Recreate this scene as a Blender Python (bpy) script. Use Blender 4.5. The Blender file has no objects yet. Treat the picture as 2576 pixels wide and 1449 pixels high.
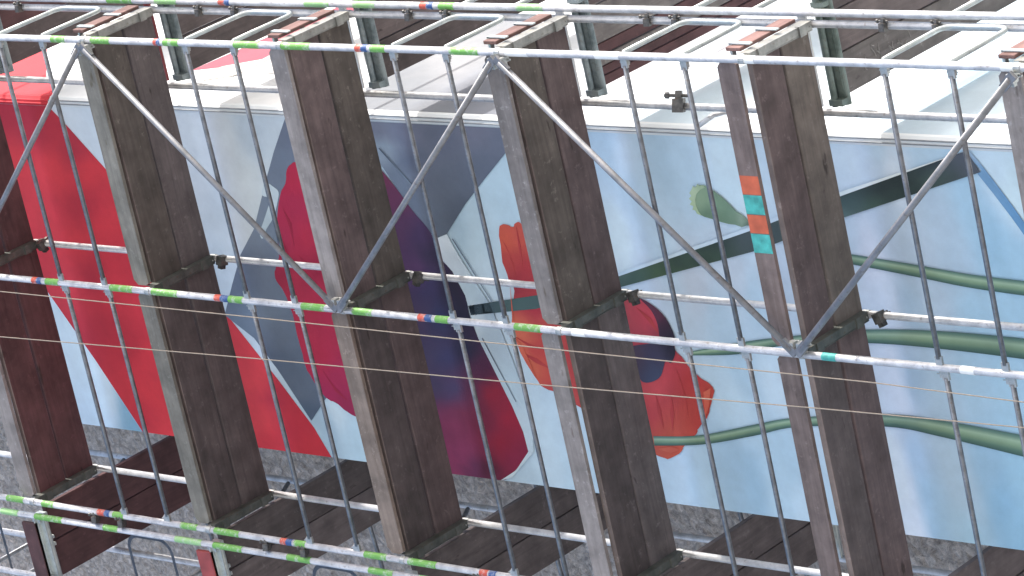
import bpy, bmesh, math, random
from mathutils import Vector, Matrix

random.seed(7)
scene = bpy.context.scene
COL = scene.collection
Z0 = 14.36                       # height of the lowest platform in view above the pavement

# ------------------------------------------------------------------ camera
CAM = Vector((6.04294, -16.49319, -12.76005 + Z0))
IX = Vector((-0.20890991, 0.65591688, -0.72534799))     # image right
IY = Vector((-0.92860468, -0.36564918, -0.06319828))    # image down
FW = Vector((-0.30667572, 0.66035879, 0.68547522))      # forward
FPX, PW, PH = 9721.9, 2576.0, 1449.0
cd = bpy.data.cameras.new('camera')
cd.sensor_width = 36.0
cd.lens = FPX / PW * 36.0
cd.clip_start = 0.5
cd.clip_end = 3000
cam = bpy.data.objects.new('camera', cd)
COL.objects.link(cam)
UP = -IY
cam.matrix_world = Matrix(((IX.x, UP.x, -FW.x, CAM.x), (IX.y, UP.y, -FW.y, CAM.y),
                           (IX.z, UP.z, -FW.z, CAM.z), (0, 0, 0, 1)))
scene.camera = cam

# ------------------------------------------------------------------ sky, sun, exposure
SUN = Vector((0.80, 0.035, 0.60)).normalized()          # towards the sun: from the right, high
elev = math.asin(SUN.z)
world = bpy.data.worlds.new('World')
scene.world = world
world.use_nodes = True
nt = world.node_tree
bg = nt.nodes['Background']
sky = nt.nodes.new('ShaderNodeTexSky')
sky.sky_type = 'NISHITA'
sky.sun_disc = False
sky.sun_elevation = elev
sky.sun_rotation = math.atan2(SUN.x, SUN.y)
sky.air_density = 1.0
sky.dust_density = 2.5
nt.links.new(sky.outputs[0], bg.inputs[0])
bg.inputs[1].default_value = 0.15
sd = bpy.data.lights.new('sun', 'SUN')
sd.energy = 2.1
sd.angle = math.radians(0.6)
sd.color = (1.0, 0.95, 0.88)
so = bpy.data.objects.new('sun', sd)
COL.objects.link(so)
so.rotation_euler = (-SUN).to_track_quat('-Z', 'Y').to_euler()
so.location = (20, 0, 40)
scene.view_settings.view_transform = 'Standard'
scene.view_settings.look = 'None'
scene.view_settings.gamma = 1.0
scene.view_settings.use_curve_mapping = False
scene.view_settings.exposure = 1.4


# ------------------------------------------------------------------ helpers
def lin(c):
    out = []
    for v in c[:3]:
        v /= 255.0
        out.append(v / 12.92 if v <= 0.04045 else ((v + 0.055) / 1.055) ** 2.4)
    return tuple(out)


def ray(u, v):
    return IX * ((u - PW / 2) / FPX) + IY * ((v - PH / 2) / FPX) + FW


def on_y(u, v, y):
    d = ray(u, v)
    return CAM + d * ((y - CAM.y) / d.y)


def on_x(u, v, x):
    d = ray(u, v)
    return CAM + d * ((x - CAM.x) / d.x)


def link(o, parent=None):
    COL.objects.link(o)
    if parent is not None:
        o.parent = parent
    return o


def mesh(name, verts, faces, mat=None, smooth=False):
    m = bpy.data.meshes.new(name)
    m.from_pydata(verts, [], faces)
    if mat:
        m.materials.append(mat)
    if smooth:
        for p in m.polygons:
            p.use_smooth = True
    m.update()
    return m


def obj(name, me, parent=None, mw=None):
    o = bpy.data.objects.new(name, me)
    link(o, parent)
    if mw is not None:
        o.matrix_local = mw
    return o


def thing(name, loc, label, cat, group=None):
    o = bpy.data.objects.new(name, None)
    o.empty_display_size = 0.2
    link(o)
    o.location = loc
    tag(o, label, cat, group)
    return o


def tag(o, label=None, cat=None, group=None, kind=None):
    if label:
        o['label'] = label
    if cat:
        o['category'] = cat
    if group:
        o['group'] = group
    if kind:
        o['kind'] = kind


def frame(a, b, hint=Vector((0, 0, 1))):
    """matrix with local X from a to b"""
    x = (b - a).normalized()
    if abs(x.dot(hint)) > 0.95:
        hint = Vector((0, 1, 0))
    y = hint.cross(x).normalized()
    z = x.cross(y)
    return Matrix(((x.x, y.x, z.x, a.x), (x.y, y.y, z.y, a.y), (x.z, y.z, z.z, a.z), (0, 0, 0, 1)))


def tube_geo(pts, r, n=14, caps=True):
    """tube along a polyline"""
    V, F = [], []
    k = len(pts)
    pts = [Vector(p) for p in pts]
    prev = None
    for i, p in enumerate(pts):
        d = (pts[min(i + 1, k - 1)] - pts[max(i - 1, 0)]).normalized()
        if prev is None:
            h = Vector((0, 0, 1)) if abs(d.z) < 0.9 else Vector((0, 1, 0))
            s = d.cross(h).normalized()
        else:
            s = (prev - d * prev.dot(d)).normalized()
        prev = s
        t = d.cross(s)
        rr = r[i] if isinstance(r, (list, tuple)) else r
        for j in range(n):
            a = 2 * math.pi * j / n
            V.append(p + s * (rr * math.cos(a)) + t * (rr * math.sin(a)))
    for i in range(k - 1):
        for j in range(n):
            F.append((i * n + j, i * n + (j + 1) % n, (i + 1) * n + (j + 1) % n, (i + 1) * n + j))
    if caps:
        F.append(tuple(range(n - 1, -1, -1)))
        F.append(tuple((k - 1) * n + j for j in range(n)))
    return [tuple(v) for v in V], F


def box_geo(x0, x1, y0, y1, z0, z1):
    V = [(x, y, z) for x in (x0, x1) for y in (y0, y1) for z in (z0, z1)]
    F = [(0, 1, 3, 2), (4, 6, 7, 5), (0, 4, 5, 1), (2, 3, 7, 6), (0, 2, 6, 4), (1, 5, 7, 3)]
    return V, F


def join_geo(*gs):
    V, F = [], []
    for v, f in gs:
        k = len(V)
        V += list(v)
        F += [tuple(i + k for i in q) for q in f]
    return V, F


def bevel_box(name, x0, x1, y0, y1, z0, z1, mat, bev=0.004, wob=0.0, segs=1, edge=None):
    bm = bmesh.new()
    v, f = box_geo(x0, x1, y0, y1, z0, z1)
    vs = [bm.verts.new(p) for p in v]
    for q in f:
        bm.faces.new([vs[i] for i in q])
    bmesh.ops.recalc_face_normals(bm, faces=bm.faces)
    if segs > 1:
        for i in range(1, segs):
            x = x0 + (x1 - x0) * i / segs
            bmesh.ops.bisect_plane(bm, geom=bm.verts[:] + bm.edges[:] + bm.faces[:], plane_co=(x, 0, 0), plane_no=(1, 0, 0))
    sharp = [e for e in bm.edges if e.calc_face_angle(0) > 0.5]
    bmesh.ops.bevel(bm, geom=sharp, offset=bev, segments=1, affect='EDGES')
    if wob:
        ph = [random.uniform(0, 6.28) for _ in range(4)]
        for w in bm.verts:
            t = w.co.x - x0
            w.co.y += wob * math.sin(t * 2.1 + ph[0]) * 0.6
            w.co.z += wob * math.sin(t * 1.5 + ph[1])
    m = bpy.data.meshes.new(name)
    bm.to_mesh(m)
    bm.free()
    m.materials.append(mat)
    if edge:
        m.materials.append(edge)
        for p in m.polygons:
            if abs(p.normal.y) > 0.6:
                p.material_index = 1
    return m


def tube(name, a, b, r, mat, parent, n=14):
    a, b = Vector(a), Vector(b)
    L = (b - a).length
    v, f = tube_geo([(0, 0, 0), (L, 0, 0)], r, n)
    return obj(name, mesh(name, v, f, mat, True), parent, frame(a, b))


# ------------------------------------------------------------------ materials
def new_mat(name):
    m = bpy.data.materials.new(name)
    m.use_nodes = True
    n = m.node_tree.nodes
    return m, n, m.node_tree.links, n['Principled BSDF']


def metal_mat(name, c, c2, rough=0.45, metallic=0.35, scale=9.0, spots=0.0):
    m, n, l, b = new_mat(name)
    tc = n.new('ShaderNodeTexCoord')
    no = n.new('ShaderNodeTexNoise')
    no.inputs['Scale'].default_value = scale
    no.inputs['Detail'].default_value = 6
    no.inputs['Roughness'].default_value = 0.65
    l.new(tc.outputs['Object'], no.inputs['Vector'])
    cr = n.new('ShaderNodeValToRGB')
    cr.color_ramp.elements[0].position = 0.36
    cr.color_ramp.elements[1].position = 0.62
    cr.color_ramp.elements[0].color = (*c, 1)
    cr.color_ramp.elements[1].color = (*c2, 1)
    l.new(no.outputs['Fac'], cr.inputs['Fac'])
    last = cr.outputs['Color']
    if spots:
        n2 = n.new('ShaderNodeTexNoise')
        n2.inputs['Scale'].default_value = 38
        n2.inputs['Detail'].default_value = 3
        l.new(tc.outputs['Object'], n2.inputs['Vector'])
        r2 = n.new('ShaderNodeValToRGB')
        r2.color_ramp.elements[0].position = 0.60
        r2.color_ramp.elements[1].position = 0.72
        l.new(n2.outputs['Fac'], r2.inputs['Fac'])
        sc_ = n.new('ShaderNodeMath')
        sc_.operation = 'MULTIPLY'
        sc_.inputs[1].default_value = spots
        l.new(r2.outputs['Color'], sc_.inputs[0])
        mx = n.new('ShaderNodeMix')
        mx.data_type = 'RGBA'
        mx.inputs['B'].default_value = (0.13, 0.085, 0.055, 1)
        l.new(sc_.outputs[0], mx.inputs['Factor'])
        l.new(last, mx.inputs['A'])
        last = mx.outputs['Result']
    l.new(last, b.inputs['Base Color'])
    b.inputs['Metallic'].default_value = metallic
    b.inputs['Roughness'].default_value = rough
    bp = n.new('ShaderNodeBump')
    bp.inputs['Strength'].default_value = 0.12
    bp.inputs['Distance'].default_value = 0.004
    l.new(no.outputs['Fac'], bp.inputs['Height'])
    l.new(bp.outputs['Normal'], b.inputs['Normal'])
    return m


def wood_mat(name, dark, light, stain=(0.03, 0.02, 0.018), rough=0.85):
    """grain runs along local X; each object gets its own tone"""
    m, n, l, b = new_mat(name)
    tc = n.new('ShaderNodeTexCoord')
    oi = n.new('ShaderNodeObjectInfo')
    add = n.new('ShaderNodeVectorMath')
    add.operation = 'ADD'
    mul = n.new('ShaderNodeVectorMath')
    mul.operation = 'SCALE'
    mul.inputs[0].default_value = (37, 19, 53)
    l.new(oi.outputs['Random'], mul.inputs['Scale'])
    l.new(tc.outputs['Object'], add.inputs[0])
    l.new(mul.outputs[0], add.inputs[1])
    mp = n.new('ShaderNodeMapping')
    mp.inputs['Scale'].default_value = (1.6, 26, 26)
    l.new(add.outputs[0], mp.inputs['Vector'])
    g = n.new('ShaderNodeTexNoise')
    g.inputs['Scale'].default_value = 1.0
    g.inputs['Detail'].default_value = 7
    g.inputs['Roughness'].default_value = 0.62
    g.inputs['Distortion'].default_value = 0.6
    l.new(mp.outputs[0], g.inputs['Vector'])
    cr = n.new('ShaderNodeValToRGB')
    cr.color_ramp.elements[0].position = 0.22
    cr.color_ramp.elements[1].position = 0.78
    cr.color_ramp.elements[0].color = (*dark, 1)
    cr.color_ramp.elements[1].color = (*light, 1)
    l.new(g.outputs['Fac'], cr.inputs['Fac'])
    # blotchy weathering
    w = n.new('ShaderNodeTexNoise')
    w.inputs['Scale'].default_value = 5.0
    w.inputs['Detail'].default_value = 5
    w.inputs['Roughness'].default_value = 0.6
    l.new(add.outputs[0], w.inputs['Vector'])
    wr = n.new('ShaderNodeMapRange')
    wr.inputs['From Min'].default_value = 0.3
    wr.inputs['From Max'].default_value = 0.7
    wr.inputs['To Min'].default_value = 0.68
    wr.inputs['To Max'].default_value = 1.30
    l.new(w.outputs['Fac'], wr.inputs['Value'])
    rr = n.new('ShaderNodeMapRange')
    rr.inputs['To Min'].default_value = 0.78
    rr.inputs['To Max'].default_value = 1.22
    l.new(oi.outputs['Random'], rr.inputs['Value'])
    mm = n.new('ShaderNodeMath')
    mm.operation = 'MULTIPLY'
    l.new(wr.outputs[0], mm.inputs[0])
    l.new(rr.outputs[0], mm.inputs[1])
    vm = n.new('ShaderNodeVectorMath')
    vm.operation = 'SCALE'
    l.new(cr.outputs['Color'], vm.inputs[0])
    l.new(mm.outputs[0], vm.inputs['Scale'])
    # knots and dark stains
    k = n.new('ShaderNodeTexNoise')
    k.inputs['Scale'].default_value = 1.0
    k.inputs['Detail'].default_value = 3
    mp2 = n.new('ShaderNodeMapping')
    mp2.inputs['Scale'].default_value = (5, 16, 16)
    l.new(add.outputs[0], mp2.inputs['Vector'])
    l.new(mp2.outputs[0], k.inputs['Vector'])
    kr = n.new('ShaderNodeValToRGB')
    kr.color_ramp.elements[0].position = 0.68
    kr.color_ramp.elements[1].position = 0.76
    l.new(k.outputs['Fac'], kr.inputs['Fac'])
    km = n.new('ShaderNodeMath')
    km.operation = 'MULTIPLY'
    km.inputs[1].default_value = 0.75
    l.new(kr.outputs['Color'], km.inputs[0])
    mx = n.new('ShaderNodeMix')
    mx.data_type = 'RGBA'
    mx.inputs['B'].default_value = (*stain, 1)
    l.new(km.outputs[0], mx.inputs['Factor'])
    l.new(vm.outputs[0], mx.inputs['A'])
    sp = n.new('ShaderNodeTexNoise')
    sp.inputs['Scale'].default_value = 17
    sp.inputs['Detail'].default_value = 4
    sp.inputs['Roughness'].default_value = 0.7
    l.new(add.outputs[0], sp.inputs['Vector'])
    sr = n.new('ShaderNodeValToRGB')
    sr.color_ramp.elements[0].position = 0.60
    sr.color_ramp.elements[1].position = 0.74
    l.new(sp.outputs['Fac'], sr.inputs['Fac'])
    sm = n.new('ShaderNodeMath')
    sm.operation = 'MULTIPLY'
    sm.inputs[1].default_value = 0.42
    l.new(sr.outputs['Color'], sm.inputs[0])
    hi = n.new('ShaderNodeMix')
    hi.data_type = 'RGBA'
    hi.inputs['B'].default_value = (min(light[0] * 1.9, .6), min(light[1] * 2.0, .6), min(light[2] * 2.05, .6), 1)
    l.new(sm.outputs[0], hi.inputs['Factor'])
    l.new(mx.outputs['Result'], hi.inputs['A'])
    l.new(hi.outputs['Result'], b.inputs['Base Color'])
    b.inputs['Roughness'].default_value = rough
    bp = n.new('ShaderNodeBump')
    bp.inputs['Strength'].default_value = 0.3
    bp.inputs['Distance'].default_value = 0.004
    l.new(g.outputs['Fac'], bp.inputs['Height'])
    l.new(bp.outputs['Normal'], b.inputs['Normal'])
    return m


def plain_mat(name, c, rough=0.7, var=0.12, scale=14.0, bump=0.15, metallic=0.0):
    m, n, l, b = new_mat(name)
    tc = n.new('ShaderNodeTexCoord')
    no = n.new('ShaderNodeTexNoise')
    no.inputs['Scale'].default_value = scale
    no.inputs['Detail'].default_value = 6
    l.new(tc.outputs['Object'], no.inputs['Vector'])
    mr = n.new('ShaderNodeMapRange')
    mr.inputs['From Min'].default_value = 0.3
    mr.inputs['From Max'].default_value = 0.7
    mr.inputs['To Min'].default_value = 1 - var
    mr.inputs['To Max'].default_value = 1 + var
    l.new(no.outputs['Fac'], mr.inputs['Value'])
    vm = n.new('ShaderNodeVectorMath')
    vm.operation = 'SCALE'
    vm.inputs[0].default_value = c
    l.new(mr.outputs[0], vm.inputs['Scale'])
    l.new(vm.outputs[0], b.inputs['Base Color'])
    b.inputs['Roughness'].default_value = rough
    b.inputs['Metallic'].default_value = metallic
    if bump:
        bp = n.new('ShaderNodeBump')
        bp.inputs['Strength'].default_value = bump
        bp.inputs['Distance'].default_value = 0.004
        l.new(no.outputs['Fac'], bp.inputs['Height'])
        l.new(bp.outputs['Normal'], b.inputs['Normal'])
    return m


def mural_mat(name):
    """facade paint: pigment colour held per vertex, fine plaster grain on top"""
    m, n, l, b = new_mat(name)
    at = n.new('ShaderNodeVertexColor')
    at.layer_name = 'pigment'
    tc = n.new('ShaderNodeTexCoord')
    no = n.new('ShaderNodeTexNoise')
    no.inputs['Scale'].default_value = 4.5
    no.inputs['Detail'].default_value = 8
    no.inputs['Roughness'].default_value = 0.7
    l.new(tc.outputs['Object'], no.inputs['Vector'])
    mr = n.new('ShaderNodeMapRange')
    mr.inputs['From Min'].default_value = 0.3
    mr.inputs['From Max'].default_value = 0.7
    mr.inputs['To Min'].default_value = 0.90
    mr.inputs['To Max'].default_value = 1.06
    l.new(no.outputs['Fac'], mr.inputs['Value'])
    vm = n.new('ShaderNodeVectorMath')
    vm.operation = 'SCALE'
    l.new(at.outputs['Color'], vm.inputs[0])
    l.new(mr.outputs[0], vm.inputs['Scale'])
    l.new(vm.outputs[0], b.inputs['Base Color'])
    b.inputs['Roughness'].default_value = 0.8
    f = n.new('ShaderNodeTexNoise')
    f.inputs['Scale'].default_value = 90
    f.inputs['Detail'].default_value = 3
    l.new(tc.outputs['Object'], f.inputs['Vector'])
    bp = n.new('ShaderNodeBump')
    bp.inputs['Strength'].default_value = 0.45
    bp.inputs['Distance'].default_value = 0.004
    l.new(f.outputs['Fac'], bp.inputs['Height'])
    l.new(bp.outputs['Normal'], b.inputs['Normal'])
    return m


def roughcast_mat(name, c1, c2, scale=16.0):
    m, n, l, b = new_mat(name)
    tc = n.new('ShaderNodeTexCoord')
    vo = n.new('ShaderNodeTexVoronoi')
    vo.inputs['Scale'].default_value = scale
    no = n.new('ShaderNodeTexNoise')
    no.inputs['Scale'].default_value = scale * 0.8
    no.inputs['Detail'].default_value = 6
    no.inputs['Roughness'].default_value = 0.7
    no.inputs['Distortion'].default_value = 0.8
    l.new(tc.outputs['Object'], no.inputs['Vector'])
    mpv = n.new('ShaderNodeMix')
    mpv.data_type = 'VECTOR'
    mpv.inputs['Factor'].default_value = 0.12
    l.new(tc.outputs['Object'], mpv.inputs['A'])
    l.new(no.outputs['Color'], mpv.inputs['B'])
    l.new(mpv.outputs['Result'], vo.inputs['Vector'])
    cr = n.new('ShaderNodeValToRGB')
    cr.color_ramp.elements[0].position = 0.35
    cr.color_ramp.elements[1].position = 0.66
    cr.color_ramp.elements[0].color = (*c1, 1)
    cr.color_ramp.elements[1].color = (*c2, 1)
    l.new(no.outputs['Fac'], cr.inputs['Fac'])
    l.new(cr.outputs['Color'], b.inputs['Base Color'])
    b.inputs['Roughness'].default_value = 0.95
    ad = n.new('ShaderNodeMath')
    ad.operation = 'SUBTRACT'
    l.new(no.outputs['Fac'], ad.inputs[0])
    l.new(vo.outputs['Distance'], ad.inputs[1])
    bp = n.new('ShaderNodeBump')
    bp.inputs['Strength'].default_value = 1.0
    bp.inputs['Distance'].default_value = 0.04
    l.new(ad.outputs[0], bp.inputs['Height'])
    l.new(bp.outputs['Normal'], b.inputs['Normal'])
    return m


def worn_mat(name, c, under=(0.56, 0.57, 0.56), scale=24.0):
    m, n, l, b = new_mat(name)
    tc = n.new('ShaderNodeTexCoord')
    no = n.new('ShaderNodeTexNoise')
    no.inputs['Scale'].default_value = scale
    no.inputs['Detail'].default_value = 5
    no.inputs['Roughness'].default_value = 0.7
    l.new(tc.outputs['Object'], no.inputs['Vector'])
    cr = n.new('ShaderNodeValToRGB')
    cr.color_ramp.elements[0].position = 0.50
    cr.color_ramp.elements[1].position = 0.63
    cr.color_ramp.elements[0].color = (*c, 1)
    cr.color_ramp.elements[1].color = (*[0.45 * a + 0.55 * u for a, u in zip(c, under)], 1)
    l.new(no.outputs['Fac'], cr.inputs['Fac'])
    l.new(cr.outputs['Color'], b.inputs['Base Color'])
    b.inputs['Roughness'].default_value = 0.55
    return m


M = {}
M['pole'] = metal_mat('galvanised_pole', (0.44, 0.44, 0.45), (0.66, 0.66, 0.67), 0.42, 0.25, 9, 0.45)
M['pole_old'] = metal_mat('dull_pole', (0.33, 0.33, 0.34), (0.55, 0.55, 0.55), 0.5, 0.3, 8, 0.5)
M['rail'] = metal_mat('galvanised_rail', (0.13, 0.14, 0.158), (0.235, 0.245, 0.265), 0.42, 0.65, 12, 0.4)
M['brace'] = metal_mat('galvanised_brace', (0.165, 0.17, 0.18), (0.265, 0.265, 0.28), 0.5, 0.4, 6, 0.45)
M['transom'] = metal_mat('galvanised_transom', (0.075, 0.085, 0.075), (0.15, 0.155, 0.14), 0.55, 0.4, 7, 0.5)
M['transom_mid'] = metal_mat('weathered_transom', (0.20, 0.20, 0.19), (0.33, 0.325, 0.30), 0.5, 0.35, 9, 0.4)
M['plank_olive'] = wood_mat('olive_brown_plank', (0.094, 0.078, 0.067), (0.168, 0.140, 0.122))
M['plank_warm'] = wood_mat('warm_brown_plank', (0.092, 0.066, 0.065), (0.160, 0.117, 0.114))
M['plank_pale'] = wood_mat('worn_brown_plank', (0.092, 0.076, 0.075), (0.166, 0.138, 0.134))
M['bracket'] = metal_mat('galvanised_bracket', (0.42, 0.47, 0.48), (0.58, 0.62, 0.60), 0.4, 0.35, 9, 0.2)
M['coupler'] = metal_mat('coupler_steel', (0.06, 0.06, 0.06), (0.16, 0.15, 0.14), 0.55, 0.6, 20, 0.7)
M['coupler_pale'] = metal_mat('pale_coupler_steel', (0.32, 0.34, 0.33), (0.5, 0.5, 0.48), 0.45, 0.5, 20, 0.3)
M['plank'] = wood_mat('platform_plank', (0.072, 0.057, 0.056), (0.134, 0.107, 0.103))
M['plank_red'] = wood_mat('reddish_plank', (0.066, 0.030, 0.032), (0.118, 0.056, 0.057))
M['plank_grey'] = wood_mat('greyed_plank', (0.11, 0.095, 0.09), (0.20, 0.178, 0.168))
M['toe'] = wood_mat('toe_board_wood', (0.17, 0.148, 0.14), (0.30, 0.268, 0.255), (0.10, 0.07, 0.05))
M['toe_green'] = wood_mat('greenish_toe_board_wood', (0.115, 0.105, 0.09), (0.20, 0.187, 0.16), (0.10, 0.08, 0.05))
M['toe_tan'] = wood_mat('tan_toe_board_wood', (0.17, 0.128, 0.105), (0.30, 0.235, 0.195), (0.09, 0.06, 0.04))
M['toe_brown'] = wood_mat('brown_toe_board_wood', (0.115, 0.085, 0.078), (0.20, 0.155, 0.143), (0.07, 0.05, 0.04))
M['toe_red'] = plain_mat('red_toe_board_paint', (0.30, 0.055, 0.05), 0.6, 0.25, 8)
M['end_board'] = wood_mat('faded_red_board', (0.115, 0.062, 0.056), (0.22, 0.13, 0.118))
M['edge'] = wood_mat('plank_edge', (0.14, 0.108, 0.098), (0.24, 0.19, 0.175))
M['green'] = worn_mat('green_mark_paint', (0.15, 0.37, 0.075))
M['green_pale'] = worn_mat('pale_green_mark_paint', (0.28, 0.50, 0.21))
M['red'] = worn_mat('red_mark_paint', (0.52, 0.085, 0.05))
M['blue'] = worn_mat('blue_mark_paint', (0.035, 0.085, 0.24))
M['white'] = plain_mat('white_mark_paint', (0.80, 0.80, 0.78), 0.5, 0.06, 20)
M['turq'] = plain_mat('turquoise_paint', (0.07, 0.40, 0.36), 0.6, 0.35, 18)
M['orange'] = plain_mat('orange_paint', (0.55, 0.12, 0.055), 0.6, 0.2, 12)
M['cord'] = plain_mat('cord_fibre', (0.36, 0.30, 0.24), 0.9, 0.1, 60)
M['mural'] = mural_mat('mural_paint')
M['render'] = plain_mat('white_wall_render', (0.76, 0.77, 0.78), 0.85, 0.05, 3)
M['bead'] = plain_mat('corner_bead_paint', (0.66, 0.69, 0.71), 0.7, 0.05, 5)
M['groove'] = plain_mat('joint_line', (0.22, 0.24, 0.26), 0.9, 0.2, 9)
M['roughcast'] = roughcast_mat('roughcast_render', (0.34, 0.302, 0.284), (0.80, 0.725, 0.68), 21)
M['paving'] = plain_mat('concrete_paving', (0.40, 0.385, 0.36), 0.9, 0.18, 0.8, 0.3)
M['chalk'] = plain_mat('chalk', (0.25, 0.23, 0.215), 0.95, 0.2, 30)
M['dark'] = plain_mat('dark_steel', (0.045, 0.047, 0.05), 0.5, 0.2, 20, 0.1, 0.5)

# ------------------------------------------------------------------ setting: ground
g = obj('pavement', mesh('pavement', [(-400, -400, 0), (400, -400, 0), (400, 400, 0), (-400, 400, 0)], [(0, 1, 2, 3)], M['paving']))
tag(g, kind='structure')

# ------------------------------------------------------------------ scaffold and wall measures (metres)
XP = (0.0, -1.89, -3.76)         # standards of the front scaffold, right to left
YI = 0.66                        # inner row of standards
WY = 0.90                        # face of the mural wall
XR = -0.80                       # face of the side wall round the corner
XF = -0.865                      # front wall ends here, corner bead in between
XL = -3.525                      # left edge of the mural wall
ZB, ZT = 0.0, 29.5               # building height
LV = {'0': 10, 'A': 8, 'B': 6, 'C': 4, 'D': 2, 'E': 0}


def idw(u, v, pts, p=3.0, eps=160.0):
    s = [0.0, 0.0, 0.0]
    t = 0.0
    for (x, y, c) in pts:
        d = ((u - x) ** 2 + (v - y) ** 2) + eps
        w = 1.0 / d ** (p / 2)
        t += w
        for i in range(3):
            s[i] += w * c[i]
    return tuple(q / t for q in s)


def to_px(p):
    q = p - CAM
    d = q.dot(FW)
    return PW / 2 + FPX * q.dot(IX) / d, PH / 2 + FPX * q.dot(IY) / d


GAIN = 1.06


def pigment(me, fn):
    a = me.color_attributes.new('pigment', 'FLOAT_COLOR', 'POINT')
    for i, v in enumerate(me.vertices):
        c = fn(v.co)
        a.data[i].color = (min(c[0], 0.84), min(c[1], 0.84), min(c[2], 0.84), 1)


def smooth_poly(pts, sub=5, amp=0.0):
    """closed Catmull-Rom"""
    out = []
    n = len(pts)
    for i in range(n):
        p0, p1, p2, p3 = [Vector((*pts[(i + k - 1) % n], 0)) for k in range(4)]
        for s in range(sub):
            t = s / sub
            q = 0.5 * ((2 * p1) + (p2 - p0) * t + (2 * p0 - 5 * p1 + 4 * p2 - p3) * t * t + (3 * p1 - p0 - 3 * p2 + p3) * t ** 3)
            out.append((q.x + random.uniform(-amp, amp), q.y + random.uniform(-amp, amp)))
    return out


# ------------------------------------------------------------------ the building with the mural
bld = thing('mural_building', (-2.2, 4.0, 0), 'tall rendered building painted with large poppies and drapery, behind the scaffolding', 'building')
BOFF = Vector((-2.2, 4.0, 0))


def bpart(name, me, parent=None):
    o = obj(name, me, parent or bld)
    if parent is None:
        o.location = -BOFF
    return o


# core block (sits just behind the painted faces)
v, f = box_geo(XL + 0.02, XR - 0.03, WY + 0.05, 9.0, ZB, ZT)
bpart('wall_core', mesh('wall_core', v, f, M['render']))

# painted front face: pigment read as it stands on the wall
BASE = [
    (150, 280, (192, 204, 214)), (190, 380, (190, 203, 214)), (250, 900, (190, 213, 230)), (270, 1000, (186, 211, 229)), (320, 1040, (115, 168, 203)),
    (180, 850, (192, 214, 230)), (340, 1080, (105, 160, 198)),
    (470, 320, (205, 212, 216)), (500, 420, (198, 205, 211)), (560, 350, (192, 201, 207)), (625, 340, (172, 186, 198)), (640, 460, (195, 204, 208)),
    (560, 520, (182, 193, 201)), (600, 560, (192, 202, 208)), (560, 700, (190, 204, 214)), (690, 500, (205, 215, 220)), (690, 560, (190, 205, 212)),
    (880, 1100, (168, 198, 214)), (850, 1040, (190, 210, 221)), (830, 1080, (150, 180, 200)), (920, 1130, (172, 203, 218)),
    (1200, 600, (165, 190, 202)), (1250, 450, (170, 198, 212)), (1150, 570, (150, 178, 194)), (1230, 700, (178, 200, 212)), (1270, 400, (172, 200, 214)),
    (1380, 1150, (183, 206, 219)), (1310, 1190, (165, 190, 205)), (1420, 1050, (180, 204, 219)), (1250, 800, (172, 190, 202)), (1450, 1200, (176, 203, 218)),
    (1530, 360, (168, 198, 220)), (1560, 600, (196, 216, 231)), (1600, 480, (165, 195, 215)), (1660, 400, (155, 186, 208)), (1720, 420, (166, 196, 217)),
    (1830, 400, (188, 212, 230)), (1850, 500, (186, 212, 229)), (1650, 640, (168, 199, 221)), (1560, 400, (185, 208, 226)), (1880, 540, (190, 214, 230)),
    (1760, 730, (180, 192, 208)), (1900, 760, (168, 197, 217)), (1800, 800, (165, 193, 213)), (1950, 700, (176, 194, 212)), (1850, 690, (180, 194, 210)),
    (1950, 950, (186, 209, 224)), (1850, 1000, (177, 204, 221)), (1860, 940, (160, 192, 213)), (1640, 690, (180, 200, 218)),
    (1700, 1200, (184, 210, 227)), (1760, 1230, (166, 201, 223)), (1850, 1200, (146, 182, 208)), (1900, 1230, (142, 182, 210)), (1980, 1150, (164, 197, 217)),
    (2030, 1300, (180, 207, 224)), (1960, 1260, (168, 200, 220)), (2000, 1000, (186, 206, 220)),
    (2130, 390, (192, 212, 226)), (2200, 370, (170, 198, 217)), (2250, 450, (198, 212, 227)), (2200, 440, (178, 200, 219)), (2330, 380, (168, 198, 218)),
    (2130, 590, (176, 196, 213)), (2190, 650, (194, 203, 218)), (2235, 560, (165, 186, 206)), (2270, 640, (158, 180, 200)), (2350, 550, (166, 191, 213)), (2320, 620, (168, 190, 212)),
    (2500, 430, (186, 211, 229)), (2550, 500, (192, 217, 232)), (2500, 610, (140, 186, 214)), (2440, 500, (152, 192, 217)), (2400, 660, (163, 190, 212)), (2560, 660, (148, 192, 217)),
    (2230, 760, (188, 204, 221)), (2290, 770, (150, 181, 206)), (2350, 770, (166, 190, 212)), (2450, 790, (148, 188, 213)), (2550, 800, (150, 192, 216)),
    (2240, 930, (196, 207, 221)), (2255, 1000, (195, 206, 220)), (2300, 960, (148, 180, 206)), (2380, 1000, (158, 187, 209)), (2450, 960, (152, 188, 211)), (2550, 1000, (150, 190, 213)),
    (2250, 1150, (207, 217, 227)), (2275, 1230, (208, 217, 227)), (2300, 1330, (205, 214, 225)), (2310, 1150, (152, 184, 210)), (2335, 1240, (145, 184, 209)), (2360, 1330, (143, 183, 207)),
    (2400, 1150, (160, 188, 208)), (2430, 1230, (158, 186, 206)), (2480, 1180, (138, 180, 208)), (2520, 1270, (124, 174, 207)), (2570, 1180, (140, 188, 214)), (2560, 1340, (128, 178, 208)), (2450, 1370, (148, 188, 211)),
]
def fade(c, t=0.24):
    m = sum(c) / 3.0 + 10
    return tuple(v + (m - v) * t for v in c)


BASE = [(x - 0.245 * y, y * 0.42, lin(fade(c))) for x, y, c in BASE]     # folds of the drapery run across the wall


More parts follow.
